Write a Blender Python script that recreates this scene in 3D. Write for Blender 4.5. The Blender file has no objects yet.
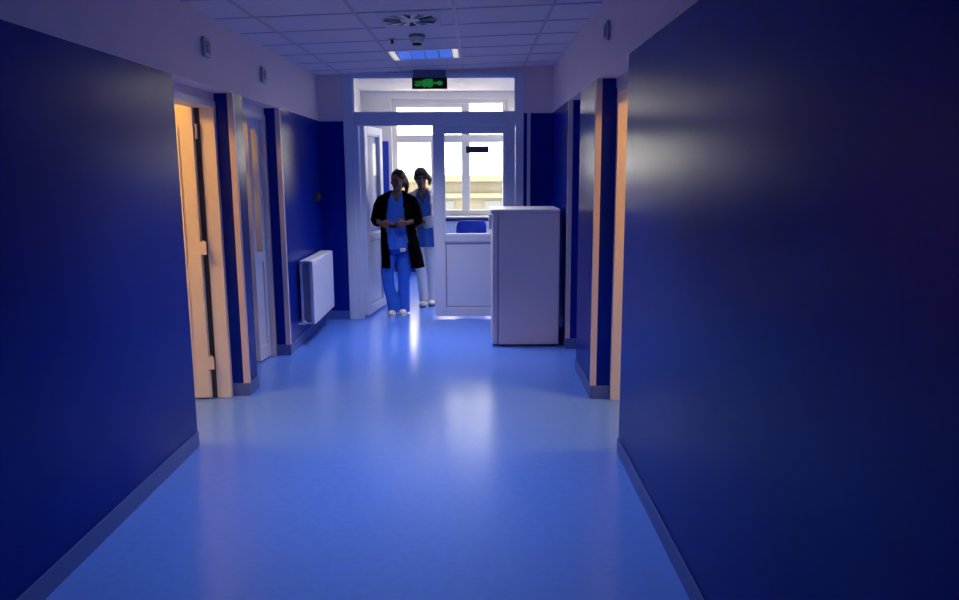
import bpy, bmesh, math, random
from mathutils import Vector, Matrix
random.seed(4)
S = bpy.context.scene
COL = S.collection
R = math.radians

# ------------------------------------------------------------------ materials
def mat(name, col, rough=.5, spec=.5, metal=0, noise=0, nscale=40, bump=0, bscale=300, emit=None, estr=0, bdist=.002):
    m = bpy.data.materials.new(name); m.use_nodes = True
    nt = m.node_tree; b = nt.nodes['Principled BSDF']
    b.inputs['Base Color'].default_value = (*col, 1)
    b.inputs['Roughness'].default_value = rough
    b.inputs['Specular IOR Level'].default_value = spec
    b.inputs['Metallic'].default_value = metal
    tc = None
    if noise or bump:
        tc = nt.nodes.new('ShaderNodeTexCoord')
    if noise:
        n = nt.nodes.new('ShaderNodeTexNoise'); n.inputs['Scale'].default_value = nscale; n.inputs['Detail'].default_value = 4
        nt.links.new(tc.outputs['Object'], n.inputs['Vector'])
        r = nt.nodes.new('ShaderNodeMapRange'); r.inputs['From Min'].default_value = .3; r.inputs['From Max'].default_value = .7
        r.inputs['To Min'].default_value = 1 - noise; r.inputs['To Max'].default_value = 1 + noise
        nt.links.new(n.outputs['Fac'], r.inputs['Value'])
        mx = nt.nodes.new('ShaderNodeMix'); mx.data_type = 'RGBA'; mx.blend_type = 'MULTIPLY'; mx.inputs['Factor'].default_value = 1
        mx.inputs['A'].default_value = (*col, 1)
        nt.links.new(r.outputs['Result'], mx.inputs['B'])
        nt.links.new(mx.outputs['Result'], b.inputs['Base Color'])
    if bump:
        n2 = nt.nodes.new('ShaderNodeTexNoise'); n2.inputs['Scale'].default_value = bscale; n2.inputs['Detail'].default_value = 2
        nt.links.new(tc.outputs['Object'], n2.inputs['Vector'])
        bp = nt.nodes.new('ShaderNodeBump'); bp.inputs['Strength'].default_value = bump; bp.inputs['Distance'].default_value = bdist
        nt.links.new(n2.outputs['Fac'], bp.inputs['Height']); nt.links.new(bp.outputs['Normal'], b.inputs['Normal'])
    if emit:
        b.inputs['Emission Color'].default_value = (*emit, 1); b.inputs['Emission Strength'].default_value = estr
    return m

def glass_mat(name, tint=(1, 1, 1), refl=.07, rough=.02):
    m = bpy.data.materials.new(name); m.use_nodes = True
    nt = m.node_tree; nt.nodes.remove(nt.nodes['Principled BSDF'])
    out = nt.nodes['Material Output']
    t = nt.nodes.new('ShaderNodeBsdfTransparent'); t.inputs['Color'].default_value = (*tint, 1)
    g = nt.nodes.new('ShaderNodeBsdfGlossy'); g.inputs['Roughness'].default_value = rough
    mx = nt.nodes.new('ShaderNodeMixShader'); mx.inputs['Fac'].default_value = refl
    nt.links.new(t.outputs[0], mx.inputs[1]); nt.links.new(g.outputs[0], mx.inputs[2]); nt.links.new(mx.outputs[0], out.inputs['Surface'])
    return m

M = dict(
    blue=mat('blue satin wall paint', (.001, .015, .28), .26, .10, noise=.06, nscale=3, bump=.05, bscale=90),
    white=mat('white wall paint', (.74, .64, .70), .6, .3, noise=.02, nscale=6, bump=.05, bscale=160),
    ceil=mat('mineral ceiling tile', (.70, .63, .70), .85, .2, noise=.03, nscale=60, bump=.15, bscale=220),
    grid=mat('ceiling grid metal', (.44, .41, .50), .5),
    floor=mat('blue vinyl floor', (.105, .265, .95), .22, .6, noise=.05, nscale=25, bump=.12, bscale=60),
    skirt=mat('blue grey vinyl skirting', (.07, .13, .42), .4, .4, noise=.05),
    guard=mat('pale corner guard', (.62, .56, .60), .4),
    pvc=mat('white pvc frame', (.60, .68, .84), .35, .5),
    door=mat('white door lacquer', (.72, .71, .72), .4, .5),
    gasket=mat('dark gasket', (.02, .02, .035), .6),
    metal=mat('brushed steel', (.55, .56, .6), .3, .5, 1),
    chrome=mat('chrome', (.75, .76, .8), .15, .5, 1),
    glass=glass_mat('clear glass'),
    dglass=glass_mat('door glass', (.93, .96, 1), .08),
    enamel=mat('white appliance enamel', (.72, .71, .77), .35, .5, noise=.02, nscale=90, bump=.1, bscale=400),
    rad=mat('white radiator enamel', (.72, .78, .92), .35, .5),
    grille=mat('radiator grille grey', (.25, .28, .42), .5),  # even grey for convector fins and brackets
    black=mat('matte black plastic', (.004, .004, .005), .5, .3),
    brownblack=mat('dark brown bakelite', (.006, .005, .005), .5),
    greyp=mat('grey plastic', (.17, .19, .27), .5),
    green=mat('exit pictogram green', (.006, .10, .02), .5, emit=(.01, .22, .028), estr=.65),
    housing=mat('sign housing grey blue', (.09, .11, .22), .5),
    vent=mat('vent white metal', (.78, .76, .74), .4),
    dark=mat('vent dark slot', (.01, .01, .015), .7),
    louvre=mat('blue louvre panel', (.02, .09, .45), .5, .2, emit=(.045, .17, .85), estr=.6),
    lampend=mat('light end reflector', (.85, .83, .78), .3, emit=(1, .9, .75), estr=.45),
    lamp=mat('white fill diffuser', (.8, .8, .8), .5, emit=(1, .92, .78), estr=26),  # glow of the fill panels added in the back room
    warm=mat('warm lamp diffuser', (.8, .7, .5), .5, emit=(1, .45, .075), estr=56),
    skin=mat('skin', (.17, .085, .07), .5, .4, noise=.05, nscale=30),
    lips=mat('lips', (.11, .045, .04), .5),
    eye=mat('eye dark', (.01, .007, .006), .3),
    hair=mat('dark brown hair', (.012, .008, .008), .45, .4, noise=.3, nscale=80),
    scrub=mat('blue scrubs cotton', (.035, .15, .66), .8, .2, noise=.08, nscale=12, bump=.2, bscale=30, bdist=.01),
    scrub2=mat('mid blue tunic cotton', (.03, .11, .5), .8, .2, noise=.08, nscale=12),
    knit=mat('black knit', (.0015, .0015, .0025), .95, .02, noise=.2, nscale=90, bump=.3, bscale=200),
    coat=mat('white coat cotton', (.62, .66, .78), .8, .2, noise=.03, nscale=14),
    trouser=mat('white trouser cotton', (.62, .65, .72), .8, .2),
    shoe=mat('white leather', (.7, .68, .66), .5),
    sole=mat('dark shoe sole', (.03, .03, .04), .6),
    card=mat('white badge card', (.8, .8, .82), .4),
    chair=mat('blue seat fabric', (.010, .045, .42), .6, .3, noise=.05),
    beige=mat('beige facade plaster', (.135, .118, .088), .9, .1, noise=.08, nscale=1.2),
    ledge=mat('pale facade ledge', (.19, .165, .12), .9, .1),
    fwin=mat('facade window glass', (.10, .10, .10), .5),
    signback=mat('dark sign plate', (.055, .05, .075), .5),
    blueplain=mat('blue wall panel', (.008, .036, .40), .45, .4),
)

# ------------------------------------------------------------------ helpers
def tag(o, label=None, cat=None, group=None, kind=None):
    if label: o['label'] = label
    if cat: o['category'] = cat
    if group: o['group'] = group
    if kind: o['kind'] = kind
    return o
def thing(name, label, cat, loc=(0, 0, 0), rz=0, group=None, kind=None):
    o = bpy.data.objects.new(name, None); COL.objects.link(o)
    o.empty_display_size = .1
    o.location = loc; o.rotation_euler = (0, 0, rz)
    return tag(o, label, cat, group, kind)
def wloc(o):
    v = Vector(o.location)
    while o.parent: o = o.parent; v += Vector(o.location)
    return v
def obj(name, bm, m, parent=None, local=False, smooth=False, bevel=0, seg=2):
    me = bpy.data.meshes.new(name)
    bmesh.ops.recalc_face_normals(bm, faces=bm.faces)
    if parent is not None and not local:
        bmesh.ops.translate(bm, verts=bm.verts, vec=-wloc(parent))
    if parent is None:          # origin at the base of the mesh
        xs = [v.co for v in bm.verts]
        c = Vector((sum(v.x for v in xs) / len(xs), sum(v.y for v in xs) / len(xs), min(v.z for v in xs)))
        bmesh.ops.translate(bm, verts=bm.verts, vec=-c)
    bm.to_mesh(me); bm.free()
    for x in (m if isinstance(m, (list, tuple)) else [m]): me.materials.append(x)
    if smooth:
        for p in me.polygons: p.use_smooth = True
    o = bpy.data.objects.new(name, me); COL.objects.link(o)
    if parent is not None: o.parent = parent
    else: o.location = c
    if bevel:
        b = o.modifiers.new('bevel', 'BEVEL'); b.width = bevel; b.segments = seg; b.limit_method = 'ANGLE'; b.angle_limit = R(40)
    return o
def B(): return bmesh.new()
def box(bm, x0, x1, y0, y1, z0, z1, mi=0):
    v = [bm.verts.new(p) for p in ((x0,y0,z0),(x1,y0,z0),(x1,y1,z0),(x0,y1,z0),(x0,y0,z1),(x1,y0,z1),(x1,y1,z1),(x0,y1,z1))]
    for f in ((3,2,1,0),(4,5,6,7),(0,1,5,4),(1,2,6,5),(2,3,7,6),(3,0,4,7)):
        bm.faces.new([v[i] for i in f]).material_index = mi
    return bm
def frame_rect(bm, axis, a0, a1, z0, z1, d0, d1, w, wb=None, wt=None):
    """four bars round a rectangle; axis 'x' lies in x-z at depth d0..d1 in y, axis 'y' lies in y-z at depth in x"""
    wb = w if wb is None else wb; wt = w if wt is None else wt
    for (p0, p1, q0, q1) in ((a0, a0 + w, z0, z1), (a1 - w, a1, z0, z1), (a0 + w, a1 - w, z0, z0 + wb), (a0 + w, a1 - w, z1 - wt, z1)):
        if q1 - q0 <= 1e-6: continue
        if axis == 'x': box(bm, p0, p1, d0, d1, q0, q1)
        else: box(bm, d0, d1, p0, p1, q0, q1)
    return bm
def basis(d):
    d = Vector(d).normalized(); a = Vector((0, 0, 1)) if abs(d.z) < .9 else Vector((0, 1, 0))
    u = d.cross(a).normalized(); return u, d.cross(u).normalized()
def rings_to_mesh(bm, rings, close=True, cap=True, mi=0):
    vs = [[bm.verts.new(p) for p in r] for r in rings]
    n = len(vs[0])
    for a, b in zip(vs, vs[1:]):
        for i in range(n if close else n - 1):
            bm.faces.new((a[i], a[(i+1) % n], b[(i+1) % n], b[i])).material_index = mi
    if cap:
        bm.faces.new(list(reversed(vs[0]))).material_index = mi; bm.faces.new(vs[-1]).material_index = mi
    return vs
def tube(bm, pts, rad, n=12, round_ends=True, mi=0):
    pts = [Vector(p) for p in pts]
    if not isinstance(rad, (list, tuple)): rad = [rad] * len(pts)
    rings = []; U = None
    def ring(c, u, w, r): return [c + (u * math.cos(2*math.pi*i/n) + w * math.sin(2*math.pi*i/n)) * r for i in range(n)]
    k = len(pts)
    for i, p in enumerate(pts):
        d = (pts[min(i+1, k-1)] - pts[max(i-1, 0)]).normalized()
        if U is None: u, w = basis(d)
        else:
            u = (U - d * U.dot(d)).normalized(); w = d.cross(u)
        U = u
        if i == 0 and round_ends:
            for a in (80, 50, 25): rings.append(ring(p - d * rad[0] * math.sin(R(a)), u, w, rad[0] * math.cos(R(a))))
        rings.append(ring(p, u, w, rad[i]))
        if i == k - 1 and round_ends:
            for a in (25, 50, 80): rings.append(ring(p + d * rad[-1] * math.sin(R(a)), u, w, rad[-1] * math.cos(R(a))))
    rings_to_mesh(bm, rings, mi=mi)
    return bm
def cyl(bm, c, d, r, h, n=24, mi=0):
    c = Vector(c); d = Vector(d).normalized()
    return tube(bm, [c, c + d * h], r, n, False, mi)
def ell(bm, c, r, rot=None, nu=20, nv=12):
    r = Vector(r)
    rings = []
    for j in range(nv + 1):
        th = math.pi * (j + .02) / (nv + .04)
        ring = []
        for i in range(nu):
            p = Vector((r.x * math.sin(th) * math.cos(2*math.pi*i/nu), r.y * math.sin(th) * math.sin(2*math.pi*i/nu), -r.z * math.cos(th)))
            if rot: p = rot @ p
            ring.append(Vector(c) + p)
        rings.append(ring)
    rings_to_mesh(bm, rings)
    return bm
def zring(cx, cy, z, rx, ry, n=40, e=2.3):
    out = []
    for i in range(n):
        a = 2 * math.pi * i / n; c, s = math.cos(a), math.sin(a)
        out.append(Vector((cx + rx * math.copysign(abs(c) ** (2/e), c), cy + ry * math.copysign(abs(s) ** (2/e), s), z)))
    return out
def interp(tab, z):
    tab = sorted(tab)
    if z <= tab[0][0]: return tab[0][1:]
    for a, b in zip(tab, tab[1:]):
        if z <= b[0]:
            t = (z - a[0]) / (b[0] - a[0]); t2 = t * t * (3 - 2 * t) * .5 + t * .5
            return tuple(p + (q - p) * t2 for p, q in zip(a[1:], b[1:]))
    return tab[-1][1:]
def loft(bm, tab, step=.02, n=40, cap=True):
    z0, z1 = min(t[0] for t in tab), max(t[0] for t in tab)
    k = max(2, int((z1 - z0) / step)); rings = []
    for i in range(k + 1):
        z = z0 + (z1 - z0) * i / k; cx, cy, rx, ry = interp(tab, z)
        rings.append(zring(cx, cy, z, rx, ry, n))
    rings_to_mesh(bm, rings, cap=cap)
    return bm
def bake(name, bm, mats, parent, voxel=.008, smooth=4, pick=None):
    bmesh.ops.recalc_face_normals(bm, faces=bm.faces)
    me = bpy.data.meshes.new(name); bm.to_mesh(me); bm.free()
    t = bpy.data.objects.new('tmp', me); COL.objects.link(t)
    r = t.modifiers.new('r', 'REMESH'); r.mode = 'VOXEL'; r.voxel_size = voxel
    if smooth:
        s = t.modifiers.new('s', 'SMOOTH'); s.iterations = smooth; s.factor = .5
    dg = bpy.context.evaluated_depsgraph_get(); dg.update()
    nm = bpy.data.meshes.new_from_object(t.evaluated_get(dg))
    bpy.data.objects.remove(t); bpy.data.meshes.remove(me)
    nm.name = name
    nm.materials.clear()
    for x in (mats if isinstance(mats, (list, tuple)) else [mats]): nm.materials.append(x)
    for p in nm.polygons:
        p.use_smooth = True; p.material_index = pick(p.center) if pick else 0
    o = bpy.data.objects.new(name, nm); COL.objects.link(o); o.parent = parent
    return o
def struct(name, bm, m, label, cat, **k):
    return tag(obj(name, bm, m, **k), label, cat, kind='structure')

# ------------------------------------------------------------------ dimensions
XL, XR, H = -1.682, .814, 1.62
ZL, ZR = 2.159, 2.231                     # top of the blue paint, left and right
LW, RW = -1.95, 1.09                      # room side of the corridor walls
L1a, L1b, L2a, L2b = 4.319, 5.351, 5.574, 6.593
R1a, R1b, R2a, R2b = 4.16, 5.23, 6.05, 6.785
YE = 8.25                                 # face of the end wall
BY0, BY1 = -3.2, 12.25
def zc(x, y): return 2.645 + .0369 * (x + .434) + .0115 * (y - 5.5)

# ------------------------------------------------------------------ floor, ceiling
bm = B(); box(bm, -4.7, 3.7, BY0, 12.6, -.12, 0)
struct('floor', bm, M['floor'], 'glossy blue vinyl floor running down the corridor', 'floor')
bm = B()
v = []
for (x, y) in ((LW, BY0), (RW, BY0), (RW, YE + .02), (LW, YE + .02)):
    v.append((x, y, zc(x, y)))
lo = [bm.verts.new(p) for p in v]; hi = [bm.verts.new((p[0], p[1], p[2] + .06)) for p in v]
bm.faces.new(lo); bm.faces.new(hi)
for i in range(4): bm.faces.new((lo[i], lo[(i+1) % 4], hi[(i+1) % 4], hi[i]))
struct('ceiling', bm, M['ceil'], 'suspended tile ceiling over the corridor', 'ceiling')
bm = B()
def bar(bm, x0, y0, x1, y1, w=.011, t=.004):
    d = Vector((x1 - x0, y1 - y0, 0)).normalized(); s = Vector((-d.y, d.x, 0)) * w
    P = [Vector((x0, y0, zc(x0, y0))), Vector((x1, y1, zc(x1, y1)))]
    vs = []
    for p in P:
        for sg in (-1, 1):
            q = p + s * sg; vs.append(bm.verts.new((q.x, q.y, zc(q.x, q.y) + .001))); vs.append(bm.verts.new((q.x, q.y, zc(q.x, q.y) - t)))
    a0, a1, b0, b1, c0, c1, d0, d1 = vs
    for f in ((a1, b1, d1, c1), (a0, a1, c1, c0), (b0, d0, d1, b1), (a0, b0, b1, a1), (c0, c1, d1, d0)): bm.faces.new(f)
for k in range(-1, 5):
    x = -1.42 + .6405 * k
    if XL < x < XR: bar(bm, x, BY0, x, YE)
y = 5.08 - .56 * 14
while y < YE:
    bar(bm, XL, y, XR, y); y += .56
struct('trim_1', bm, M['grid'], 'thin grey grid bars of the corridor ceiling', 'ceiling grid')

# ------------------------------------------------------------------ corridor side walls (0 blue, 1 white)
def side_wall(name, X, Xr, Xo, zp, pieces, niches, label):
    lo, hi = min(X, Xo), max(X, Xo)
    bm = B()
    for (a, b) in pieces: box(bm, lo, hi, a, b, 0, zp, 0)
    box(bm, lo, hi, BY0, YE + .1, zp, 2.95, 1)
    for (a, b) in niches:
        box(bm, min(Xr, Xo), max(Xr, Xo), a, b, zp - .06, zp, 1)
    return struct(name, bm, [M['blue'], M['white']], label, 'wall')
side_wall('wall_left', XL, -1.808, LW, ZL, [(BY0, L1a), (L1b, L2a), (L2b, YE + .1)], [(L1a, L1b), (L2a, L2b)], 'left corridor wall painted dark blue below and white above')
side_wall('wall_right', XR, .944, RW, ZR, [(BY0, R1a), (R1b, R2a), (R2b, YE + .1)], [(R1a, R1b), (R2a, R2b)], 'right corridor wall painted dark blue below and white above')

# end wall round the glazed partition
FX0, FX1 = -1.42, .505
bm = B()
box(bm, LW, FX0, YE, YE + .1, 0, 2.155, 0); box(bm, LW, FX0, YE, YE + .1, 2.155, 2.95, 1)
box(bm, FX1, RW, YE, YE + .1, 0, 2.23, 0); box(bm, FX1, RW, YE, YE + .1, 2.23, 2.95, 1)
box(bm, FX0, FX1, YE, YE + .1, 2.655, 2.95, 1)
struct('wall_end', bm, [M['blue'], M['white']], 'end wall of the corridor around the glazed double door', 'wall')
bm = B(); box(bm, LW, RW, BY0 - .1, BY0, 0, 2.95)
struct('wall_near', bm, M['white'], 'wall closing the corridor behind the viewer', 'wall')

# skirtings
sk = .097
def skirt(bm, x0, x1, y0, y1): box(bm, min(x0, x1), max(x0, x1), y0, y1, 0, sk)
t = .009
bm = B()
skirt(bm, XL, XL + t, BY0, L1a); skirt(bm, XL, XL + t, L1b - t, L2a); skirt(bm, XL, XL + t, L2b - t, YE)
skirt(bm, -1.808, XL, L1b - t, L1b); skirt(bm, -1.808, XL, L2b - t, L2b)
skirt(bm, XL + t, FX0, YE - t, YE)
o = struct('baseboard_left', bm, M['skirt'], 'blue grey skirting along the left wall and its piers', 'skirting', bevel=.004)
bm = B()
skirt(bm, XR - t, XR, BY0, R1a); skirt(bm, XR - t, XR, R1b - t, R2a); skirt(bm, XR - t, XR, R2b - t, YE)
skirt(bm, XR, .944, R1b - t, R1b); skirt(bm, XR, .944, R2b - t, R2b)
skirt(bm, FX1 + .08, XR - t, YE - t, YE)
struct('baseboard_right', bm, M['skirt'], 'blue grey skirting along the right wall and its piers', 'skirting', bevel=.004)

# corner guards on the piers
def guard(n, X, y, sgn, zp, label):
    bm = B(); w, tt = .036, .004
    # leg on the camera-facing face, leg on the corridor face
    box(bm, min(X - sgn*w, X + sgn*tt), max(X - sgn*w, X + sgn*tt), y - tt, y, sk, zp)
    box(bm, min(X, X + sgn*tt), max(X, X + sgn*tt), y, y + w, sk, zp)
    struct('trim_%d' % n, bm, M['guard'], label, 'corner guard')
guard(2, XL, L1b, 1, ZL, 'pale corner guard on the pier after the first left doorway')
guard(3, XL, L2b, 1, ZL, 'pale corner guard on the left wall before the radiator')
guard(4, XR, R1b, -1, ZR, 'pale corner guard on the pier after the first right doorway')
guard(5, XR, R2b, -1, ZR, 'pale corner guard on the right wall beside the white fridge')
bm = B(); box(bm, .543, .578, YE - .03, YE, .1, 2.23)
struct('trim_6', bm, M['pvc'], 'white vertical cable duct beside the glazed door frame', 'cable duct', bevel=.003)

# ------------------------------------------------------------------ side rooms
def side_room(nm, x0, x1, y0, y1, side, z=2.75):
    bm = B()
    xo, xi = (x0, x1) if side == 'l' else (x1, x0)
    box(bm, min(xo, xo + (-.1 if side == 'l' else .1)), max(xo, xo + (-.1 if side == 'l' else .1)), y0 - .1, y1 + .1, 0, z + .1)
    box(bm, x0, x1, y0 - .1, y0, 0, z + .1); box(bm, x0, x1, y1, y1 + .1, 0, z + .1)
    box(bm, x0, x1, y0, y1, z, z + .1)
    return bm
struct('wall_left_room', side_room('l', -4.5, LW, 3.3, 8.0, 'l'), M['door'], 'pale walls of the warm lit room through the left doorways', 'wall')
struct('wall_right_room', side_room('r', RW, 3.5, 3.3, 8.0, 'r'), M['door'], 'pale walls of the warm lit room through the right doorway', 'wall')
def room_lamp(x, y, label, z=2.75):
    t = thing('unseen_ceiling_lamp', label, 'lamp', (x, y, z))
    bm = B(); box(bm, x - .32, x + .32, y - .32, y + .32, z - .05, z); obj('housing', bm, M['door'], t, bevel=.01)
    bm = B(); box(bm, x - .29, x + .29, y - .29, y + .29, z - .062, z - .051); obj('diffuser', bm, M['warm'], t)
room_lamp(-2.9, 4.45, 'warm square ceiling lamp in the room through the left doorways')
room_lamp(2.1, 4.45, 'warm square ceiling lamp in the room through the right doorway')

# ------------------------------------------------------------------ side doors
def lever(parent, loc, along, out, m='metal', nm='door_handle'):
    """lever handle: rose at loc, sticking out along `out`, lever pointing along `along` (local space)"""
    loc = Vector(loc); out = Vector(out); along = Vector(along)
    bm = B(); cyl(bm, loc, out, .025, .008, 20); cyl(bm, loc, out, .01, .05, 12)
    tube(bm, [loc + out * .05, loc + out * .055 + along * .03, loc + out * .05 + along * .12], .009, 10)
    cyl(bm, loc + Vector((0, 0, -.09)), out, .02, .007, 20)
    return obj(nm, bm, M[m], parent, local=True, smooth=False)
def jamb_frame(parent, Xa, Xb, y0, y1, zt, w=.045):
    bm = B(); lo, hi = min(Xa, Xb), max(Xa, Xb)
    box(bm, lo, hi, y0, y0 + w, 0, zt); box(bm, lo, hi, y1 - w, y1, 0, zt); box(bm, lo, hi, y0 + w, y1 - w, zt - w, zt)
    # architrave lip towards the corridor and rebate stop
    s = 1 if Xa > Xb else -1
    xm = Xa - s * (hi - lo) * .55
    for (a, b) in ((y0 + w, y0 + w + .014),):
        box(bm, min(xm, xm - s*.03), max(xm, xm - s*.03), a, b, 0, zt - w)
    return obj('door_frame', bm, M['door'], parent, bevel=.003)

# door_1: first left doorway, leaf folded back into the room
d = thing('door_1', 'white door standing open in the first left doorway', 'door', (-1.87, L1b - .05, 0), kind='structure')
jamb_frame(d, -1.80, LW, L1a, L1b, ZL - .055)
leaf = thing('door_leaf', None, None, (-.036, .003, 0)); leaf.parent = d
bm = B()
LWd, LT, LH = .86, .042, 2.075
box(bm, -LWd, -.028, -LT, 0, .012, LH)
o = obj('panel', bm, M['door'], leaf, local=True, bevel=.004)
bm = B()
for (z0, z1) in ((.16, .86), (.98, 1.94)):
    frame_rect(bm, 'x', -LWd + .11, -.13, z0, z1, -LT - .008, -LT + .001, .022)
obj('moulding', bm, M['door'], leaf, local=True)
lever(leaf, (-LWd + .06, -LT, 1.03), (1, 0, 0), (0, -1, 0))
bm = B(); box(bm, -1.936, -1.9, L1b - .049, L1b - .0445, .002, 2.06); obj('gap_shade_strip', bm, M['gasket'], d)  # dark strip standing in for the shade in the gap beside the leaf
for z in (.22, 1.05, 1.85):
    bm = B(); cyl(bm, (-.014, -.022, z), (0, 0, 1), .009, .10, 12)
    if z < 1.5: box(bm, -.045, .012, -LT - .003, -LT, z + .005, z + .095)
    obj('hinge', bm, M['door'], leaf, local=True)

# door_2: second left doorway, narrow glazed leaf ajar
d = thing('door_2', 'white half glazed door ajar in the second left doorway', 'door', (-1.87, L2b - .05, 0), kind='structure')
jamb_frame(d, -1.80, LW, L2a, L2b, ZL - .055)
leaf = thing('door_leaf', None, None, (.03, -.004, 0), R(-8)); leaf.parent = d
w = .225
bm = B(); frame_rect(bm, 'y', -w, 0, .012, 2.06, -.04, 0, .05, .12, .08)
box(bm, -.04, 0, -w + .05, -.05, .86, .95); box(bm, -.03, -.012, -w + .05, -.05, .13, .86)
obj('panel', bm, M['pvc'], leaf, local=True, bevel=.004)
bm = B(); box(bm, -.024, -.018, -w + .05, -.05, .95, 1.98); obj('glass', bm, M['dglass'], leaf, local=True)
leaf = thing('door_leaf', None, None, (-.08, -.93, 0), R(80)); leaf.parent = d
bm = B(); frame_rect(bm, 'y', 0, .6, .012, 2.06, 0, .04, .08, .12, .08); box(bm, 0, .04, .08, .52, .86, .95); box(bm, .012, .03, .08, .52, .13, .86)
obj('panel', bm, M['pvc'], leaf, local=True, bevel=.004)
bm = B(); box(bm, .018, .024, .08, .52, .95, 1.98); obj('glass', bm, M['dglass'], leaf, local=True)

# door_3, door_4: right doorways
d = thing('door_3', 'white doorway frame glowing orange in the first right doorway', 'door', (1.0, R1b - .05, 0), kind='structure')
jamb_frame(d, .95, RW, R1a, R1b, ZR - .055)
leaf = thing('door_leaf', None, None, (.09, -.9, 0)); leaf.parent = d
bm = B(); box(bm, .0, .84, .0, .042, .012, 2.12); obj('panel', bm, M['door'], leaf, local=True, bevel=.004)
lever(leaf, (.78, .042, 1.03), (-1, 0, 0), (0, 1, 0))
bm = B()
for z in (.22, 1.05, 1.85): box(bm, -.012, .0, 0, .045, z, z + .1)
obj('hinge', bm, M['metal'], leaf, local=True)
d = thing('door_4', 'white closed door in the narrow right doorway before the fridge', 'door', (1.0, R2b - .05, 0), kind='structure')
jamb_frame(d, .95, RW, R2a, R2b, ZR - .055)
leaf = thing('door_leaf', None, None, (.04, 0, 0)); leaf.parent = d
bm = B(); box(bm, 0, .04, -.635, -.0, .012, 2.12); obj('panel', bm, M['door'], leaf, local=True, bevel=.004)
lever(leaf, (0, -.58, 1.03), (0, 1, 0), (-1, 0, 0))

# ------------------------------------------------------------------ glazed partition with double door at the end
d = thing('door_5', 'white framed glazed double door with transom, left leaf open', 'door', (FX0, YE, 0), kind='structure')
Y0, Y1 = YE - .02, YE + .08
DL, DR, SP = -1.262, .42, -.47          # opening left, opening right, meeting line
bm = B()
box(bm, FX0, DL - .05, Y0, Y1, 0, 2.655); box(bm, DL - .05, DL, Y0 + .012, Y1 - .012, 0, 2.11)
box(bm, DR, FX1, Y0, Y1, 0, 2.655)
box(bm, DL - .05, DR, Y0, Y1, 2.105, 2.24); box(bm, DL - .05, DR, Y0, Y1, 2.61, 2.655)
obj('door_frame', bm, M['pvc'], d, bevel=.006)
bm = B(); frame_rect(bm, 'x', DL - .05, DR, 2.24, 2.61, Y0 + .03, Y1 - .03, .012); obj('transom_bead', bm, M['pvc'], d, bevel=.002)
bm = B(); box(bm, DL - .04, DR - .01, YE + .02, YE + .03, 2.255, 2.60); obj('transom_glass', bm, M['glass'], d)
def glazed_leaf(leaf, x0, x1, flip=1):
    st, zb, zt = .115, .028, 2.118
    bm = B()
    box(bm, x0, x0 + st, -.03, .03, zb, zt); box(bm, x1 - st, x1, -.03, .03, zb, zt)
    box(bm, x0 + st, x1 - st, -.03, .03, 2.03, zt); box(bm, x0 + st, x1 - st, -.03, .03, .855, .935); box(bm, x0 + st, x1 - st, -.03, .03, zb, .12)
    obj('leaf_frame', bm, M['pvc'], leaf, local=True, bevel=.006)
    bm = B(); frame_rect(bm, 'x', x0 + st, x1 - st, .12, .855, -.022, .022, .012); frame_rect(bm, 'x', x0 + st, x1 - st, .935, 2.03, -.022, .022, .012)
    obj('glazing_bead', bm, M['pvc'], leaf, local=True)
    bm = B(); box(bm, x0 + st, x1 - st, -.012, .012, .12, .855); obj('lower_panel', bm, M['pvc'], leaf, local=True)
    bm = B(); frame_rect(bm, 'x', x0 + st + .012, x1 - st - .012, .132, .843, -.0135, -.012, .006); obj('gasket', bm, M['gasket'], leaf, local=True)
    bm = B(); box(bm, x0 + st, x1 - st, -.004, .004, .935, 2.03); obj('glass', bm, M['dglass'], leaf, local=True)
leaf = thing('door_leaf', None, None, (SP - FX0, .03, 0)); leaf.parent = d
glazed_leaf(leaf, 0, DR - SP - .004)
leaf = thing('door_leaf', None, None, (DL - FX0 + .02, .085, 0), R(82)); leaf.parent = d
glazed_leaf(leaf, 0.0, .735)
lever(leaf, (.68, -.03, 1.05), (-1, 0, 0), (0, -1, 0), 'pvc')

# small dark plate fixed to the glass of the closed leaf
bm = B(); box(bm, -.113, .134, YE + .012, YE + .022, 1.815, 1.888)
tag(obj('door_sign', bm, M['signback'], bevel=.002), 'small dark plate stuck on the glass of the closed door leaf', 'sign')

# ------------------------------------------------------------------ back room
RX0, RX1, RZ = -1.82, 1.7, 2.87
bm = B()
box(bm, RX0 - .1, RX0, YE + .1, BY1 + .1, 0, 1.5, 0); box(bm, RX0 - .1, RX0, YE + .1, BY1 + .1, 1.5, RZ + .1, 1)
struct('wall_back_room_left', bm, [M['blueplain'], M['door']], 'left wall of the bright room behind the glazed door', 'wall')
bm = B(); box(bm, RX1, RX1 + .1, YE + .1, BY1 + .1, 0, 1.5, 0); box(bm, RX1, RX1 + .1, YE + .1, BY1 + .1, 1.5, RZ + .1, 1)
struct('wall_back_room_right', bm, [M['blueplain'], M['door']], 'right wall of the bright room behind the glazed door', 'wall')
WX0, WX1, WZ0, WZ1 = -1.35, .5, .91, 2.76
bm = B()
box(bm, RX0, WX0, BY1, BY1 + .25, 0, RZ + .1, 1); box(bm, WX1, RX1, BY1, BY1 + .25, 0, RZ + .1, 1)
box(bm, WX0, WX1, BY1, BY1 + .25, 0, WZ0, 0); box(bm, WX0, WX1, BY1, BY1 + .25, WZ1, RZ + .1, 1)
struct('wall_back_room_end', bm, [M['blueplain'], M['door']], 'window wall of the bright room behind the glazed door', 'wall')
bm = B(); box(bm, RX0, RX1, YE + .1, BY1 + .25, RZ, RZ + .1)
struct('ceiling_back_room', bm, M['door'], 'white ceiling of the room behind the glazed door', 'ceiling')
bm = B(); box(bm, -1.53, -1.405, BY1 - .02, BY1, 0, 2.1)
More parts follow.
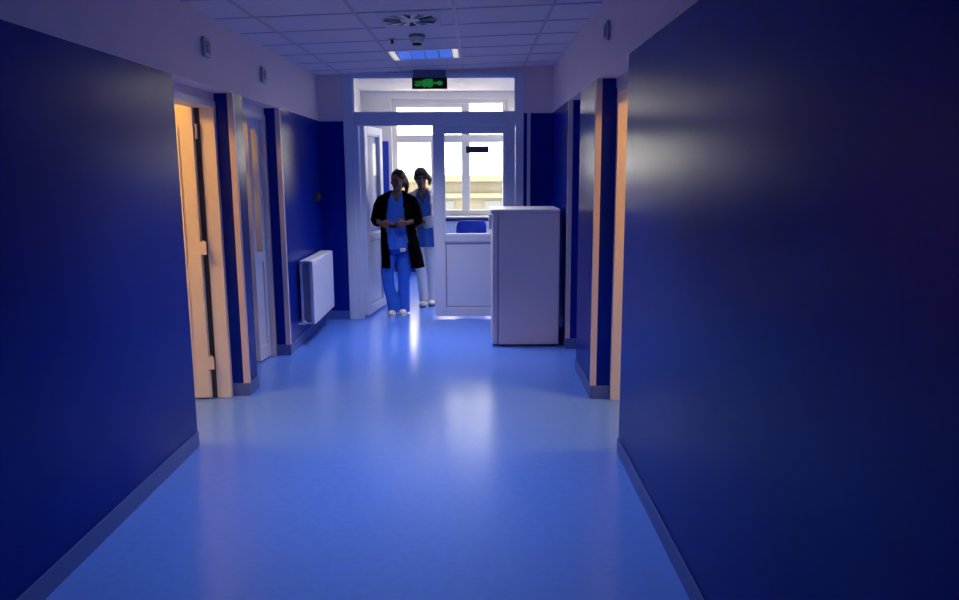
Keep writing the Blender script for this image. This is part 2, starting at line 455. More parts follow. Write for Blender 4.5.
struct('trim_7', bm, M['blueplain'], 'tall blue panel on the wall left of the far window', 'wall panel')

w = thing('window_1', 'wide white framed window overexposed behind the glazed door', 'window', (WX0, BY1, WZ0), kind='structure')
bm = B(); yy0, yy1 = BY1 + .1, BY1 + .17
frame_rect(bm, 'x', WX0, WX1, WZ0, WZ1, yy0, yy1, .08, .09, .07)
box(bm, WX0 + .08, WX1 - .08, yy0, yy1, 2.08, 2.2)
for (a, b) in ((-.74, -.63), (-.24, -.11)):
    box(bm, a, b, yy0, yy1, WZ0 + .09, 2.08)
    if a > -.5: box(bm, a, b, yy0, yy1, 2.2, WZ1 - .07)
box(bm, WX0 + .08, -.24, yy0, yy1, 2.63, WZ1 - .07)
obj('window_frame', bm, M['door'], w, bevel=.006)
bm = B(); box(bm, WX0 - .08, WX1 + .08, BY1 - .16, BY1 + .1, WZ0 - .03, WZ0); obj('window_sill', bm, M['door'], w, bevel=.006)
bm = B(); box(bm, WX0 + .08, WX1 - .08, yy0 + .03, yy0 + .036, WZ0 + .09, WZ1 - .07); obj('pane', bm, M['glass'], w)
# unseen ceiling panels added to brighten the back room
for (x, y, lb) in ((1.3, 9.5, 'added unseen fill panel nearest the glazed door in the back room'), (1.3, 11.2, 'added unseen fill panel by the window of the back room')):
    t = thing('unseen_ceiling_lamp', lb, 'lamp', (x, y, RZ))
    bm = B(); box(bm, x - .32, x + .32, y - .32, y + .32, RZ - .04, RZ); obj('housing', bm, M['door'], t, bevel=.006)
    bm = B(); box(bm, x - .29, x + .29, y - .29, y + .29, RZ - .05, RZ - .041); obj('diffuser', bm, M['lamp'], t)

# facade across the yard
f = thing('building', 'low beige building with pale ledges outside the far window', 'building', (0, 20, -4))
bm = B(); box(bm, -9, 9, 20, 26, -4, 1.36); obj('wall', bm, M['beige'], f)
bm = B(); box(bm, -9.1, 9.1, 19.85, 26, 1.36, 1.5); obj('roof_ledge', bm, M['ledge'], f)
bm = B(); box(bm, -9.05, 9.05, 19.9, 20, .93, 1.05); obj('string_course', bm, M['ledge'], f)
for k in range(-4, 4):
    bm = B(); box(bm, k * 1.9 + .2, k * 1.9 + 1.3, 19.97, 20.02, -.6, .85); obj('facade_window', bm, M['fwin'], f)

# ------------------------------------------------------------------ radiators
def radiator(loc, length, z0, z1, label, group=None, rz=0, depth=.1):
    """runs along local +y, back to local -x side"""
    t = thing('radiator', label, 'radiator', loc, rz)
    bm = B()
    box(bm, depth - .022, depth, 0, length, z0, z1)
    o = obj('front_panel', bm, M['rad'], t, local=True, bevel=.008)
    bm = B()
    n = int(length / .05)
    for i in range(n): box(bm, depth - .002, depth + .0025, .02 + i * (length - .04) / n + .008, .02 + i * (length - .04) / n + .038, z0 + .04, z1 - .04)
    obj('rib', bm, M['rad'], o, local=True, bevel=.002)
    bm = B(); box(bm, .028, .045, .005, length - .005, z0 + .01, z1 - .01); obj('back_panel', bm, M['rad'], t, local=True, bevel=.006)
    bm = B()
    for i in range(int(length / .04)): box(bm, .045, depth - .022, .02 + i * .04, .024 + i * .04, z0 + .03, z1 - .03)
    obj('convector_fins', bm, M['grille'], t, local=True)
    bm = B(); box(bm, .025, depth - .018, 0, length, z1 - .012, z1 + .004)
    obj('top_grille', bm, M['rad'], t, local=True, bevel=.003)
    for y in (.0, length - .008):
        bm = B(); frame_rect(bm, 'x', .025, depth - .018, z0 + .005, z1, y, y + .008, .016); obj('side_cover', bm, M['rad'], t, local=True)
    for y in (length * .2, length * .8):
        bm = B(); box(bm, .0, .03, y - .02, y + .02, z0 + .06, z1 - .06); obj('bracket', bm, M['grille'], t, local=True)
    bm = B(); tube(bm, [(.06, length, z1 - .03), (.06, length + .05, z1 - .03), (.06, length + .06, z1 - .03)], .011, 10); cyl(bm, (.06, length + .055, z1 - .03), (0, 1, 0), .022, .07, 16)
    obj('valve', bm, M['rad'], t, local=True)
    bm = B(); tube(bm, [(.06, 0, z0 + .03), (.06, -.05, z0 + .03), (.05, -.06, z0 + .02), (0.03, -.06, z0 + .02), (.012, -.06, z0 + .02)], .009, 10); cyl(bm, (.06, -.03, z0 + .03), (0, -1, 0), .016, .035, 12)
    obj('pipe', bm, M['rad'], t, local=True)
    return t
radiator((XL + .001, 6.97, 0), .98, .2, .8, 'white panel radiator on the blue left corridor wall', depth=.15)
radiator((-1.2, BY1 - .001, 0), 1.5, .14, .82, 'white radiator under the far window behind the glazed door', rz=R(-90))

# ------------------------------------------------------------------ fridge
FX, FY, FH = .135, 6.87, 1.28
t = thing('fridge', 'short white upright fridge against the right wall beside the glazed door', 'fridge', (.45, FY + .28, 0))
bm = B(); box(bm, FX + .062, .756, FY, FY + .57, .02, FH - .035); obj('body', bm, M['enamel'], t, bevel=.008, seg=3)
bm = B(); box(bm, FX, FX + .058, FY - .002, FY + .572, .02, FH - .038); obj('door', bm, M['enamel'], t, bevel=.016, seg=4)
bm = B(); box(bm, FX + .055, FX + .063, FY + .004, FY + .562, .04, FH - .05); obj('door_gasket', bm, M['greyp'], t)
bm = B(); box(bm, FX - .012, .76, FY - .004, FY + .575, FH - .035, FH); obj('top_panel', bm, M['enamel'], t, bevel=.01, seg=3)
bm = B(); box(bm, FX - .028, FX + .004, FY + .02, FY + .06, 1.1, 1.235); obj('handle', bm, M['enamel'], t, bevel=.008, seg=3)
for (x, y) in ((FX + .1, FY + .05), (FX + .1, FY + .52), (.71, FY + .05), (.71, FY + .52)):
    bm = B(); cyl(bm, (x, y, 0), (0, 0, 1), .018, .022, 14); obj('foot', bm, M['black'], t)
bm = B(); box(bm, FX + .07, .75, FY + .02, FY + .55, .012, .03); obj('plinth', bm, M['gasket'], t)

# ------------------------------------------------------------------ ceiling fittings
def on_ceiling(x, y): return zc(x, y)
slope = math.atan(.0369)
# air diffuser
x, y = -.445, 5.33; z = on_ceiling(x, y)
t = thing('ceiling_vent', 'square white swirl air vent in the corridor ceiling', 'vent', (x, y, z)); t.rotation_euler = (0, -slope, 0)
bm = B(); box(bm, -.2, .2, -.25, .25, -.012, 0); obj('face_plate', bm, M['ceil'], t, local=True, bevel=.004)
bm = B(); cyl(bm, (0, 0, -.0125), (0, 0, -1), .19, .002, 40); obj('backing', bm, M['vent'], t, local=True)
for k in range(12):
    a = 2 * math.pi * k / 12
    bm = B(); P = [(.07, -.008), (.185, -.03), (.185, .02), (.07, .008)]
    vs = [bm.verts.new((math.cos(a) * p - math.sin(a) * q, math.sin(a) * p + math.cos(a) * q, -.0155 - (.006 if i in (2, 3) else 0))) for i, (p, q) in enumerate(P)]
    vs2 = [bm.verts.new(v.co + Vector((0, 0, .0015))) for v in vs]
    bm.faces.new(vs); bm.faces.new(vs2)
    for i in range(4): bm.faces.new((vs[i], vs[(i+1) % 4], vs2[(i+1) % 4], vs2[i]))
    obj('swirl_slot', bm, M['dark'] if k % 2 else M['greyp'], t, local=True)
# smoke detector
x, y = -.45, 6.0; z = on_ceiling(x, y)
t = thing('smoke_detector', 'round smoke detector hanging between the ceiling vent and light panel', 'smoke detector', (x, y, z))
bm = B(); cyl(bm, (0, 0, 0), (0, 0, -1), .062, .02, 28); obj('base', bm, M['greyp'], t, local=True)
bm = B(); tube(bm, [(0, 0, -.02), (0, 0, -.03), (0, 0, -.055), (0, 0, -.065)], [.052, .056, .05, .035], 28, False); obj('body', bm, M['guard'], t, local=True, smooth=False)
bm = B(); cyl(bm, (0, 0, -.065), (0, 0, -1), .035, .014, 24); obj('sensor_cap', bm, M['brownblack'], t, local=True)
x, y = -.655, 6.15; z = on_ceiling(x, y)
t = thing('sprinkler_head', 'tiny sprinkler head in the ceiling left of the smoke detector', 'sprinkler', (x, y, z))
bm = B(); cyl(bm, (0, 0, 0), (0, 0, -1), .03, .006, 20); obj('rosette', bm, M['grid'], t, local=True)
bm = B(); cyl(bm, (0, 0, -.006), (0, 0, -1), .01, .025, 12); cyl(bm, (0, 0, -.031), (0, 0, -1), .017, .003, 16); obj('nozzle', bm, M['brownblack'], t, local=True)
# light panel with louvre
def light_panel(x, y, label, lou='louvre', end='lampend'):
    z = on_ceiling(x, y)
    t = thing('ceiling_light', label, 'ceiling light', (x, y, z)); t.rotation_euler = (0, -slope, 0)
    bm = B(); frame_rect_xy(bm, -.315, .315, -.275, .275, -.008, .0, .016); obj('frame', bm, M['vent'], t, local=True)
    for k in range(4):
        x0 = -.245 + k * .1235
        bm = B(); box(bm, x0 + .006, x0 + .1175, -.255, .255, -.004, -.001); obj('louvre_cell', bm, M[lou], t, local=True)
    for s in (-1, 1):
        bm = B(); box(bm, min(s * .298, s * .25), max(s * .298, s * .25), -.255, .255, -.006, -.001); obj('end_reflector', bm, M[end], t, local=True)
    bm = B()
    for k in range(5): box(bm, -.249 + k * .1235, -.241 + k * .1235, -.255, .255, -.007, -.001)
    obj('divider', bm, M['grid'], t, local=True)
    return t
def frame_rect_xy(bm, x0, x1, y0, y1, z0, z1, w):
    box(bm, x0, x0 + w, y0, y1, z0, z1); box(bm, x1 - w, x1, y0, y1, z0, z1)
    box(bm, x0 + w, x1 - w, y0, y0 + w, z0, z1); box(bm, x0 + w, x1 - w, y1 - w, y1, z0, z1)
light_panel(-.4595, 7.04, 'recessed ceiling light with four blue louvre cells near the exit sign')
# no fixtures built nearer the viewer; only unseen fill lights are added there
for yy in (2.84, -.52):
    pass

# exit sign
t = thing('exit_sign', 'black exit sign with green running figure pictogram above the glazed door', 'sign', (-.485, 8.12, 2.47))
bm = B(); box(bm, -.668, -.302, 8.10, 8.14, 2.47, 2.583); obj('sign_box', bm, M['black'], t, bevel=.004)
bm = B(); box(bm, -.655, -.315, 8.095, 8.145, 2.583, 2.66); obj('mount', bm, M['housing'], t, bevel=.004)
PIX = ["......................................",
       "...............x.x.x.x................",
       "............x.xxxxxxxxx...............",
       "...........xxxx..xxxxx................",
       "..x.x.xxxx.xxxxxxxxxxxx......xxx......",
       "...xx.x.x.xxxxxxxxxxxxx.x...xxxxx.....",
       "...xxxxxxxxxxxxxxxxxxxx.xxxxxxxxxx....",
       "....x.x.x.x.xxxxxxxxxxxxxxxxxxxxxx....",
       "...xxxxxxxxxxxxxxxxxxxx.xxxxxxxxxx....",
       "..xxx.x.x.xxxxxxxxxxxxx.....xxxxx.....",
       "..xxxxxxxx.xxxxxxxxxxxx......xxx......",
       "...xxxxx...xxxxxxxxxxxx...............",
       "............xxx..xxxxx................",
       ".............x....xx..................",
       "......................................"]
pw, ph = .35 / 38, .105 / 15
parts = {'arrow': (22, 38), 'figure': (10, 22), 'stripes': (0, 10)}
for nm, (c0, c1) in (('flame_symbol', (0, 11)), ('running_figure', (11, 23)), ('arrow_symbol', (23, 38))):
    bm = B()
    for r, row in enumerate(PIX):
        c = c0
        while c < c1:
            if row[c] == 'x':
                e = c
                while e < c1 and row[e] == 'x': e += 1
                box(bm, -.66 + c * pw, -.66 + e * pw, 8.097, 8.101, 2.579 - (r + 1) * ph, 2.579 - r * ph); c = e
            else: c += 1
    obj(nm, bm, M['green'], t)

# small boxes on the white band of the walls
def wall_box(x, y, z, s, label, group=None):
    t = thing('wall_sensor', label, 'wall sensor', (x, y, z))
    bm = B(); box(bm, min(0, s * .025), max(0, s * .025), -.055, .055, -.06, .06); obj('casing', bm, M['grid'], t, local=True, bevel=.01, seg=3)
    bm = B(); box(bm, min(s * .024, s * .03), max(s * .024, s * .03), -.03, .03, -.035, .035); obj('front_cover', bm, M['greyp'], t, local=True, bevel=.003)
wall_box(XL, 4.86, 2.385, 1, 'small grey box high on the left white wall above the first doorway')
wall_box(XL, 6.13, 2.375, 1, 'small grey box high on the left white wall above the second doorway')
wall_box(XR, 4.81, 2.46, -1, 'small grey box high on the right white wall above the orange doorway')
# dark round fitting on the left wall by the corner
t = thing('wall_fitting', 'dark round fitting on the blue left wall above the radiator', 'wall fitting', (XL, 7.94, 1.362))
bm = B(); tube(bm, [(0, 0, 0), (.012, 0, 0), (.035, 0, 0), (.045, 0, 0)], [.05, .05, .042, .025], 24, False); obj('dial', bm, M['brownblack'], t, local=True)
bm = B(); cyl(bm, (.045, 0, .004), (1, 0, 0), .006, .003, 10); obj('pin', bm, M['metal'], t, local=True)

# ------------------------------------------------------------------ chair behind the glass
t = thing('chair', 'blue upholstered chair seen through the glass of the closed door leaf', 'chair', (-.08, 11.0, 0))
bm = B()
rings = []
for i in range(9):
    u = i / 8; zz = .5 + .43 * u
    wd = .215 - .035 * max(0, (u - .75) / .25) ** 2
    rings.append([(sx * wd, -.2 - .04 * u - .03 * (1 - sx * sx) + dy, zz) for dy, seq in ((0, (-1, -.6, 0, .6, 1)), (.04, (1, .6, 0, -.6, -1))) for sx in seq])
rings_to_mesh(bm, [[Vector(p) for p in r] for r in rings]); obj('backrest', bm, M['chair'], t, local=True, bevel=.008)
bm = B(); box(bm, -.22, .22, -.2, .24, .42, .48); obj('seat', bm, M['chair'], t, local=True, bevel=.02, seg=3)
for sx in (-1, 1):
    bm = B(); tube(bm, [(sx*.2, -.235, .52), (sx*.2, -.215, .45), (sx*.2, -.2, .4), (sx*.21, -.26, .012)], .012, 10); obj('leg', bm, M['black'], t, local=True)
    bm = B(); tube(bm, [(sx*.2, .2, .42), (sx*.21, .24, .012)], .012, 10); obj('leg', bm, M['black'], t, local=True)

# ------------------------------------------------------------------ people
def hand(bm, w, d, n, side):
    """w wrist, d direction of the fingers, n palm normal (fingers curl towards n), side = direction of the thumb"""
    w, d, n = Vector(w), Vector(d).normalized(), Vector(n); n = (n - d * n.dot(d)).normalized()
    s = Vector(side); s = (s - d * s.dot(d) - n * s.dot(n)).normalized()
    L = (.066, .074, .069, .054)
    for i in range(4):
        k = w + d * (.086 - .004 * abs(i - 1)) + s * (.029 - .0195 * i)
        tube(bm, [w + s * (.012 - .008 * i), k], [.015, .0125], 8)
        a = d; p = k; pts = [k]
        for j, fr in enumerate((.45, .32, .23)):
            ang = R((28, 38, 28)[j]); ax = (a * math.cos(ang) + n * math.sin(ang)).normalized()
            nn = (n * math.cos(ang) - a * math.sin(ang)); a = ax; n_ = nn
            p = p + a * L[i] * fr; pts.append(p); n, keep = n_, n
        tube(bm, pts, [.0095, .0088, .0082, .0072], 8)
        n = Vector(n)
        n = (n - d * n.dot(d)); n = n.normalized() if n.length > .2 else keep
        # restore the palm normal for the next finger
        n = hand.n0 if hasattr(hand, 'n0') else n
    b = w + d * .025 + s * .022
    tube(bm, [w + d * .015 + s * .01, b, b + d * .03 + s * .026 + hand.n0 * .012, b + d * .062 + s * .03 + hand.n0 * .026], [.015, .0135, .0105, .008], 8)
def add_hand(bm, w, d, n, side):
    dd = Vector(d).normalized(); nn = Vector(n); hand.n0 = (nn - dd * nn.dot(dd)).normalized()
    hand(bm, w, d, n, side)

def person(label, loc, P):
    t = thing('person', label, 'person', loc)
    hc = Vector(P['head']); hr = Matrix.Rotation(R(P['turn']), 3, 'Z') @ Matrix.Rotation(R(P.get('nod', 0)), 3, 'X') 
    def h(p): return hc + hr @ Vector(p)
    # --- body
    bm = B()
    ell(bm, h((0, .012, .012)), (.073, .09, .092), hr)
    ell(bm, h((0, -.022, -.05)), (.056, .062, .066), hr)
    ell(bm, h((0, -.055, -.088)), (.03, .026, .024), hr)                       # chin
    tube(bm, [h((0, -.078, .012)), h((0, -.092, -.012)), h((0, -.105, -.034))], [.008, .010, .013], 8)   # nose
    ell(bm, h((0, -.086, -.062)), (.022, .009, .009), hr)                      # mouth
    for s in (-1, 1):
        ell(bm, h((s * .03, -.076, .004)), (.014, .01, .009), hr)               # eyes
        ell(bm, h((s * .03, -.078, .024)), (.022, .008, .006), hr)              # brow
        ell(bm, h((s * .036, -.062, -.028)), (.022, .02, .02), hr)              # cheek
        ell(bm, h((s * .076, .012, -.012)), (.01, .02, .03), hr)                # ear
    tube(bm, [h((0, .02, -.05)), (P['neck'][0], P['neck'][1], P['neck'][2]), (P['neck'][0], .015, P['neck'][2] - .09)], [.05, .048, .06], 16)
    loft(bm, P['torso'])
    for s, A in zip((-1, 1), P['arms']):
        tube(bm, A, [.044, .042, .036, .034, .022], 14)
    for w, d, n, sd in P['hands']: add_hand(bm, w, d, n, sd)
    for Lg in P['legs']:
        tube(bm, Lg, [.085, .075, .052, .05, .034], 16)
    for f in P['feet']:
        tube(bm, [Vector(f) + Vector((0, .02, .05)), Vector(f) + Vector((P.get('toe', 0), -.1, .03))], [.033, .028], 12)
    inv = hr.inverted()
    def pick(c):
        q = inv @ (Vector(c) - hc)
        if q.y < -.074 and abs(abs(q.x) - .03) < .0125 and abs(q.z - .004) < .007: return 1
        if q.y < -.08 and abs(q.x) < .022 and abs(q.z + .062) < .008: return 2
        return 0
    bake('body', bm, [M['skin'], M['eye'], M['lips']], t, .006, 3, pick)
    # --- hair
    bm = B()
    ell(bm, h((0, .024, .03)), (.084, .094, .086), hr)
    ell(bm, h((0, .05, -.03)), (.07, .062, .075), hr)
    for (c, r) in P['hair']: ell(bm, h(c), r, hr)
    for (pts, rr) in P['locks']: tube(bm, [h(p) for p in pts], rr, 12)
    bake('hair', bm, M['hair'], t, .006, 3)
    # --- trousers
    bm = B()
    loft(bm, P['pelvis'])
    for Lt in P['trousers']: loft(bm, Lt)
    bake('trousers', bm, P['trouser_mat'], t, .009, 3)
    # --- shoes
    for f in P['feet']:
        f = Vector(f); q = P.get('toe', 0)
        bm = B(); ell(bm, f + Vector((0, .02, .04)), (.04, .06, .045)); ell(bm, f + Vector((q * .9, -.085, .032)), (.045, .085, .034)); box(bm, f.x - .035, f.x + .035, f.y - .1, f.y + .05, .004, .04)
        sh = bake('shoe', bm, M['shoe'], t, .006, 3)
        bm = B(); rings_to_mesh(bm, [[Vector((f.x + q * (-.02 if False else .5) * (1 if math.sin(a) < 0 else 0) + .044 * math.cos(a), f.y - .045 + .13 * math.sin(a), z)) for a in [2*math.pi*i/24 for i in range(24)]] for z in (0, .012)])
        obj('sole', bm, M['sole'] if P.get('dark_sole') else M['shoe'], sh, local=True)
    # --- top: loft with a V neck
    def shell(name, tab, keep, m, extra=None, th=.006, n=72, step=.012):
        bm = B()
        z0, z1 = min(q[0] for q in tab), max(q[0] for q in tab); k = int((z1 - z0) / step); rings = []
        for i in range(k + 1):
            z = z0 + (z1 - z0) * i / k; cx, cy, rx, ry = interp(tab, z)
            ring = zring(cx, cy, z, rx, ry, n)
            for p in ring:      # soft folds that grow towards the hem
                a = math.atan2(p.y - cy, p.x - cx); am = P.get('fold', .006) * max(0, (1.2 - z)) / .6
                p += Vector((math.cos(a), math.sin(a), 0)) * am * math.sin(9 * a + 2 * z)
            rings.append(ring)
        vs = rings_to_mesh(bm, rings, cap=False)
        dead = [f for f in bm.faces if not keep(f.calc_center_median())]
        bmesh.ops.delete(bm, geom=dead, context='FACES')
        if extra: extra(bm)
        o = obj(name, bm, m, t, local=True, smooth=True)
        s = o.modifiers.new('thick', 'SOLIDIFY'); s.thickness = th; s.offset = 0
        return o
    vz = P['vneck']
    shell('scrub_top', P['top'], lambda c: not (c.y < .03 and c.z > vz and abs(c.x - P['neck'][0]) < (c.z - vz) * .62 + .004), P['top_mat'])
    def op(c):
        if c.y > 0: return True
        a, b = interp(P['open'], c.z)
        return not (a < c.x < b)
    def sleeves(bm):
        for A, rr in P['sleeves']: tube(bm, A, rr, 18, False)
    shell(P['outer_name'], P['outer'], op, P['outer_mat'], sleeves, .012)
    return t

torso = [(.80, 0, .0, .15, .10), (.90, 0, .0, .15, .105), (1.02, 0, 0, .125, .09), (1.15, 0, 0, .13, .095), (1.25, 0, 0, .14, .10), (1.32, 0, 0, .15, .085), (1.365, 0, .005, .12, .06), (1.40, 0, .01, .055, .05)]
W1 = (-.905, 8.55, 0)
P1 = dict(head=(.022, -.02, 1.535), turn=-24, nod=4, neck=(.01, .0, 1.42), torso=torso,
    arms=[[(-.145, .008, 1.312), (-.20, .01, 1.22), (-.232, .0, 1.10), (-.215, -.07, 1.08), (-.165, -.195, 1.055)],
          [(.145, .008, 1.312), (.195, .01, 1.22), (.228, .0, 1.09), (.205, -.07, 1.075), (.125, -.195, 1.06)]],
    hands=[((-.165, -.195, 1.055), (.93, -.28, -.18), (.2, .9, .1), (0, 0, 1)), ((.125, -.195, 1.06), (-.93, -.28, -.18), (-.2, .9, .1), (0, 0, 1))],
    legs=[[(-.08, 0, .84), (-.105, 0, .66), (-.12, -.03, .46), (-.108, -.03, .36), (-.055, -.03, .09)], [(.085, 0, .84), (.075, 0, .66), (.07, -.02, .46), (.062, 0, .36), (.05, .03, .09)]],
    feet=[(-.07, -.04, 0), (.05, .03, 0)], toe=.0,
    hair=[((0, .09, .0), (.055, .045, .06))], locks=[([(.03, .10, -.01), (.05, .105, -.08), (.055, .09, -.14)], [.04, .032, .018])],
    pelvis=[(.72, 0, 0, .155, .105), (.82, 0, 0, .165, .115), (.95, 0, 0, .15, .105), (1.0, 0, 0, .13, .09)],
    trousers=[[(.03, -.05, -.03, .066, .08), (.12, -.062, -.03, .07, .082), (.36, -.11, -.03, .068, .076), (.5, -.122, -.02, .075, .082), (.66, -.095, 0, .084, .092), (.80, -.07, 0, .088, .1)],
              [(.02, .055, .03, .068, .078), (.12, .055, .025, .068, .08), (.36, .062, .0, .067, .075), (.5, .067, -.005, .075, .082), (.66, .075, 0, .084, .092), (.80, .072, 0, .088, .1)]],
    trouser_mat=M['scrub'], top_mat=M['scrub'], outer_mat=M['knit'], outer_name='cardigan', vneck=1.29,
    top=[(.76, .0, -.01, .178, .132), (.85, 0, -.008, .172, .13), (1.0, 0, -.005, .155, .118), (1.15, 0, 0, .152, .116), (1.25, 0, 0, .162, .12), (1.32, 0, .0, .165, .098), (1.365, 0, .005, .135, .072), (1.395, 0.005, .01, .075, .062)],
    open=[(.5, -.068, .165), (.55, -.068, .163), (.8, -.09, .135), (1.0, -.115, .12), (1.15, -.105, .10), (1.3, -.085, .085), (1.38, -.06, .075), (1.42, -.05, .06)],
    outer=[(.545, .055, .0, .238, .165), (.65, .048, 0, .228, .16), (.8, .03, 0, .21, .152), (1.0, .01, 0, .19, .14), (1.15, 0, .002, .178, .135), (1.25, 0, .004, .18, .136), (1.32, 0, .006, .182, .115), (1.36, 0, .008, .16, .09), (1.39, .004, .012, .105, .075), (1.41, .008, .016, .076, .068)],
    sleeves=[([(-.12, .01, 1.34), (-.16, .01, 1.305), (-.195, .012, 1.24), (-.226, .01, 1.13), (-.238, -.005, 1.085), (-.222, -.06, 1.072), (-.20, -.11, 1.068)], [.04, .06, .062, .058, .054, .05, .05]),
             ([(.12, .01, 1.34), (.16, .01, 1.305), (.192, .012, 1.24), (.222, .01, 1.12), (.232, -.005, 1.075), (.215, -.06, 1.068), (.185, -.11, 1.066)], [.04, .06, .062, .058, .055, .05, .05])])
p1 = person('woman in blue scrubs and long black cardigan walking through the open door', W1, P1)
bm = B(); box(bm, .045, .105, -.004, 0, -.02, .02)
bmesh.ops.rotate(bm, verts=bm.verts, cent=(.075, 0, 0), matrix=Matrix.Rotation(R(-8), 3, 'Y')); bmesh.ops.translate(bm, verts=bm.verts, vec=(0, -.142, .757))
o = obj('badge', bm, M['card'], p1, local=True); o['label'] = 'white badge card at the hem of the scrub top'
bm = B(); box(bm, .055, .085, -.122, -.115, 1.135, 1.165); o = obj('pocket_emblem', bm, M['greyp'], p1, local=True); o['label'] = 'small grey emblem on the chest pocket'
# phone in her hands
bm = B(); box(bm, -.062, .022, -.012, 0, -.022, .022)
bmesh.ops.rotate(bm, verts=bm.verts, cent=(0, 0, 0), matrix=Matrix.Rotation(R(35), 3, 'X'))
bmesh.ops.translate(bm, verts=bm.verts, vec=(W1[0], W1[1] - .252, 1.032))
tag(obj('mobile_phone', bm, M['black'], bevel=.004), 'black mobile phone held in both hands at the waist by the cardigan woman', 'phone')

W2 = (-.645, 9.12, 0)
P2 = dict(head=(-.02, -.02, 1.555), turn=10, nod=12, neck=(-.01, .0, 1.43), torso=torso,
    arms=[[(-.145, .008, 1.312), (-.19, .01, 1.2), (-.205, .0, 1.08), (-.2, -.06, 1.05), (-.17, -.16, .99)],
          [(.145, .008, 1.312), (.18, .01, 1.2), (.195, .0, 1.08), (.15, -.09, 1.05), (.0, -.185, 1.02)]],
    hands=[((-.17, -.16, .99), (.6, -.25, -.7), (.3, .9, 0), (0, 0, 1)), ((.0, -.185, 1.02), (-.95, -.2, -.2), (-.2, .9, .1), (0, 0, 1))],
    legs=[[(-.07, 0, .84), (-.06, 0, .66), (-.04, -.02, .46), (-.03, .0, .36), (-.02, .03, .09)], [(.08, 0, .84), (.085, 0, .66), (.085, .0, .46), (.085, .03, .36), (.08, .09, .09)]],
    feet=[(-.02, .0, 0), (.082, .07, 0)], toe=.0, dark_sole=True,
    hair=[((0, -.045, .07), (.07, .05, .042)), ((-.05, -.02, .03), (.035, .055, .06)), ((.05, -.02, .03), (.035, .055, .06))],
    locks=[([(.03, .1, .02), (.085, .085, .0), (.115, .06, -.05), (.11, .05, -.10)], [.035, .036, .03, .014])],
    pelvis=[(.72, 0, 0, .155, .105), (.82, 0, 0, .165, .115), (.95, 0, 0, .15, .105), (1.0, 0, 0, .13, .09)],
    trousers=[[(.05, -.02, .02, .052, .07), (.36, -.032, 0, .06, .07), (.5, -.045, -.01, .07, .078), (.66, -.06, 0, .082, .09), (.80, -.07, 0, .088, .1)],
              [(.05, .08, .08, .052, .07), (.36, .084, .03, .06, .07), (.5, .084, .0, .07, .078), (.66, .08, 0, .082, .09), (.80, .072, 0, .088, .1)]],
    trouser_mat=M['trouser'], top_mat=M['scrub2'], outer_mat=M['coat'], outer_name='coat', vneck=1.33,
    top=[(.73, .0, -.01, .175, .128), (.85, 0, -.008, .172, .13), (1.0, 0, -.005, .155, .118), (1.15, 0, 0, .152, .116), (1.25, 0, 0, .162, .12), (1.32, 0, .0, .165, .098), (1.365, 0, .005, .135, .072), (1.4, 0, .01, .07, .06)],
    open=[(.7, -.06, .125), (.8, -.06, .125), (1.0, -.08, .115), (1.15, -.09, .10), (1.3, -.085, .085), (1.38, -.07, .07), (1.42, -.05, .05)],
    outer=[(.76, .0, 0, .205, .148), (1.0, .0, 0, .185, .14), (1.15, 0, .002, .178, .135), (1.25, 0, .004, .18, .136), (1.32, 0, .006, .182, .115), (1.36, 0, .008, .16, .09), (1.39, .0, .012, .105, .075), (1.415, .0, .016, .076, .068)],
    sleeves=[([(-.135, .01, 1.345), (-.162, .01, 1.315), (-.185, .012, 1.22), (-.205, .01, 1.1), (-.208, -.005, 1.06), (-.2, -.06, 1.045), (-.175, -.14, 1.005)], [.04, .06, .06, .056, .054, .05, .046]),
             ([(.135, .01, 1.345), (.162, .01, 1.315), (.18, .012, 1.22), (.2, .01, 1.1), (.2, -.01, 1.06), (.15, -.09, 1.045), (.03, -.17, 1.02)], [.04, .06, .066, .066, .07, .07, .066])])
p2 = person('woman with dark ponytail in white coat behind the woman in the black cardigan', W2, P2)
bm = B(); tube(bm, [(-.055, -.075, 1.375), (-.03, -.11, 1.34), (0, -.122, 1.30), (.02, -.124, 1.25)], [.016, .016, .016, .008], 10); tube(bm, [(.055, -.075, 1.375), (.03, -.11, 1.34), (0, -.122, 1.30)], [.016, .016, .016], 10)
tube(bm, [(-.055, -.07, 1.38), (-.06, .02, 1.41), (0, .07, 1.42), (.06, .02, 1.41), (.055, -.07, 1.38)], .014, 10)
o = obj('scarf', bm, M['hair'], p2, local=True, smooth=True); o['label'] = 'dark scarf at the neck'

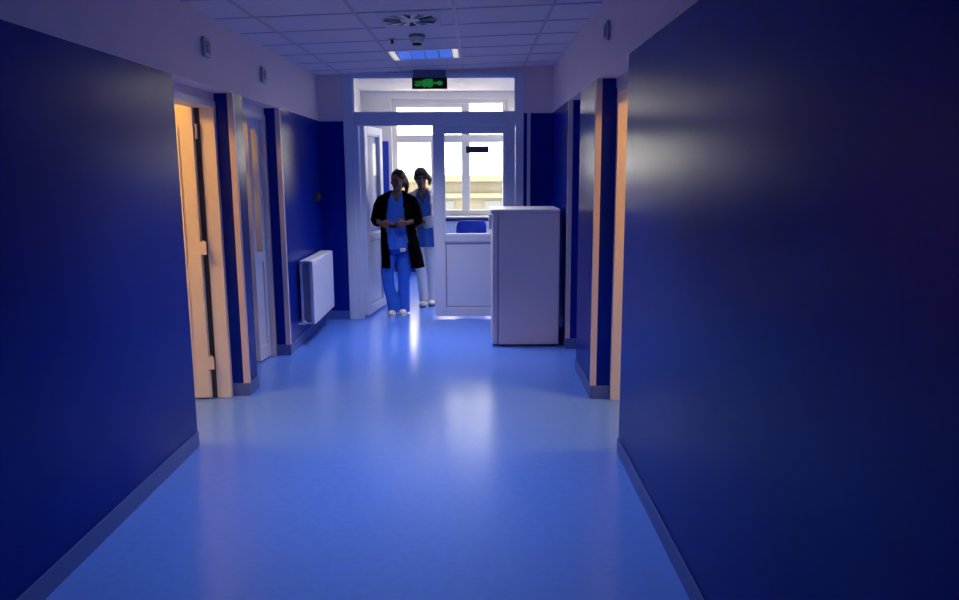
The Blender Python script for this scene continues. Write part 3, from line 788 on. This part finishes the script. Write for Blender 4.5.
# ------------------------------------------------------------------ light
wd = bpy.data.worlds.new('World'); S.world = wd; wd.use_nodes = True
bg = wd.node_tree.nodes['Background']; bg.inputs['Color'].default_value = (1, .93, .76, 1); bg.inputs['Strength'].default_value = 10
def area(name, loc, rot, sx, sy, power, col, portal=False, spread=180):
    l = bpy.data.lights.new(name, 'AREA'); l.shape = 'RECTANGLE'; l.size = sx; l.size_y = sy; l.energy = power; l.color = col; l.spread = R(spread)
    if portal: l.cycles.is_portal = True
    o = bpy.data.objects.new(name, l); COL.objects.link(o); o.location = loc; o.rotation_euler = rot
    return o
area('window_portal', ((WX0 + WX1) / 2, BY1 + .3, (WZ0 + WZ1) / 2), (R(-90), 0, 0), WX1 - WX0, WZ1 - WZ0, 1, (1, 1, 1), True)
# unseen fill lights added under the near corridor ceiling, above the view
for yy, pw_ in ((3.95, 15), (1.4, 2.5)):
    area('corridor_fill', (-.46, yy, zc(-.46, yy) - .02), (0, 0, 0), .6, .55, pw_, (.97, .9, .97), spread=108)

area('panel_lamp', (-.4595, 7.04, zc(-.4595, 7.04) - .02), (0, 0, 0), .55, .5, 16, (.95, .9, .98), spread=100)

# ------------------------------------------------------------------ camera
f = 752.334
pi_, ya, ro = R(9.708), R(.166), R(.295)
def unrot(x2, u2, d):
    c, s = math.cos(ro), math.sin(ro); x = c * x2 + s * u2; u = -s * x2 + c * u2
    c, s = math.cos(pi_), math.sin(pi_); y = c * d + s * u; z = -s * d + c * u
    c, s = math.cos(ya), math.sin(ya); return Vector((c * x + s * y, -s * x + c * y, z))
rx, ux, fx = unrot(1, 0, 0), unrot(0, 1, 0), unrot(0, 0, 1)
cam = bpy.data.cameras.new('Camera'); cam.sensor_width = 36; cam.lens = f / 959 * 36; cam.clip_start = .05
co = bpy.data.objects.new('Camera', cam); COL.objects.link(co)
co.matrix_world = Matrix(((rx.x, ux.x, -fx.x, 0), (rx.y, ux.y, -fx.y, 0), (rx.z, ux.z, -fx.z, H), (0, 0, 0, 1)))
S.camera = co
S.view_settings.view_transform = 'Standard'; S.view_settings.look = 'None'
S.view_settings.exposure = 0; S.view_settings.gamma = 1; S.view_settings.use_curve_mapping = False
S.cycles.use_denoising = True
S.cycles.max_bounces = 10; S.cycles.diffuse_bounces = 6; S.cycles.glossy_bounces = 4; S.cycles.transparent_max_bounces = 16
S.cycles.sample_clamp_indirect = 6
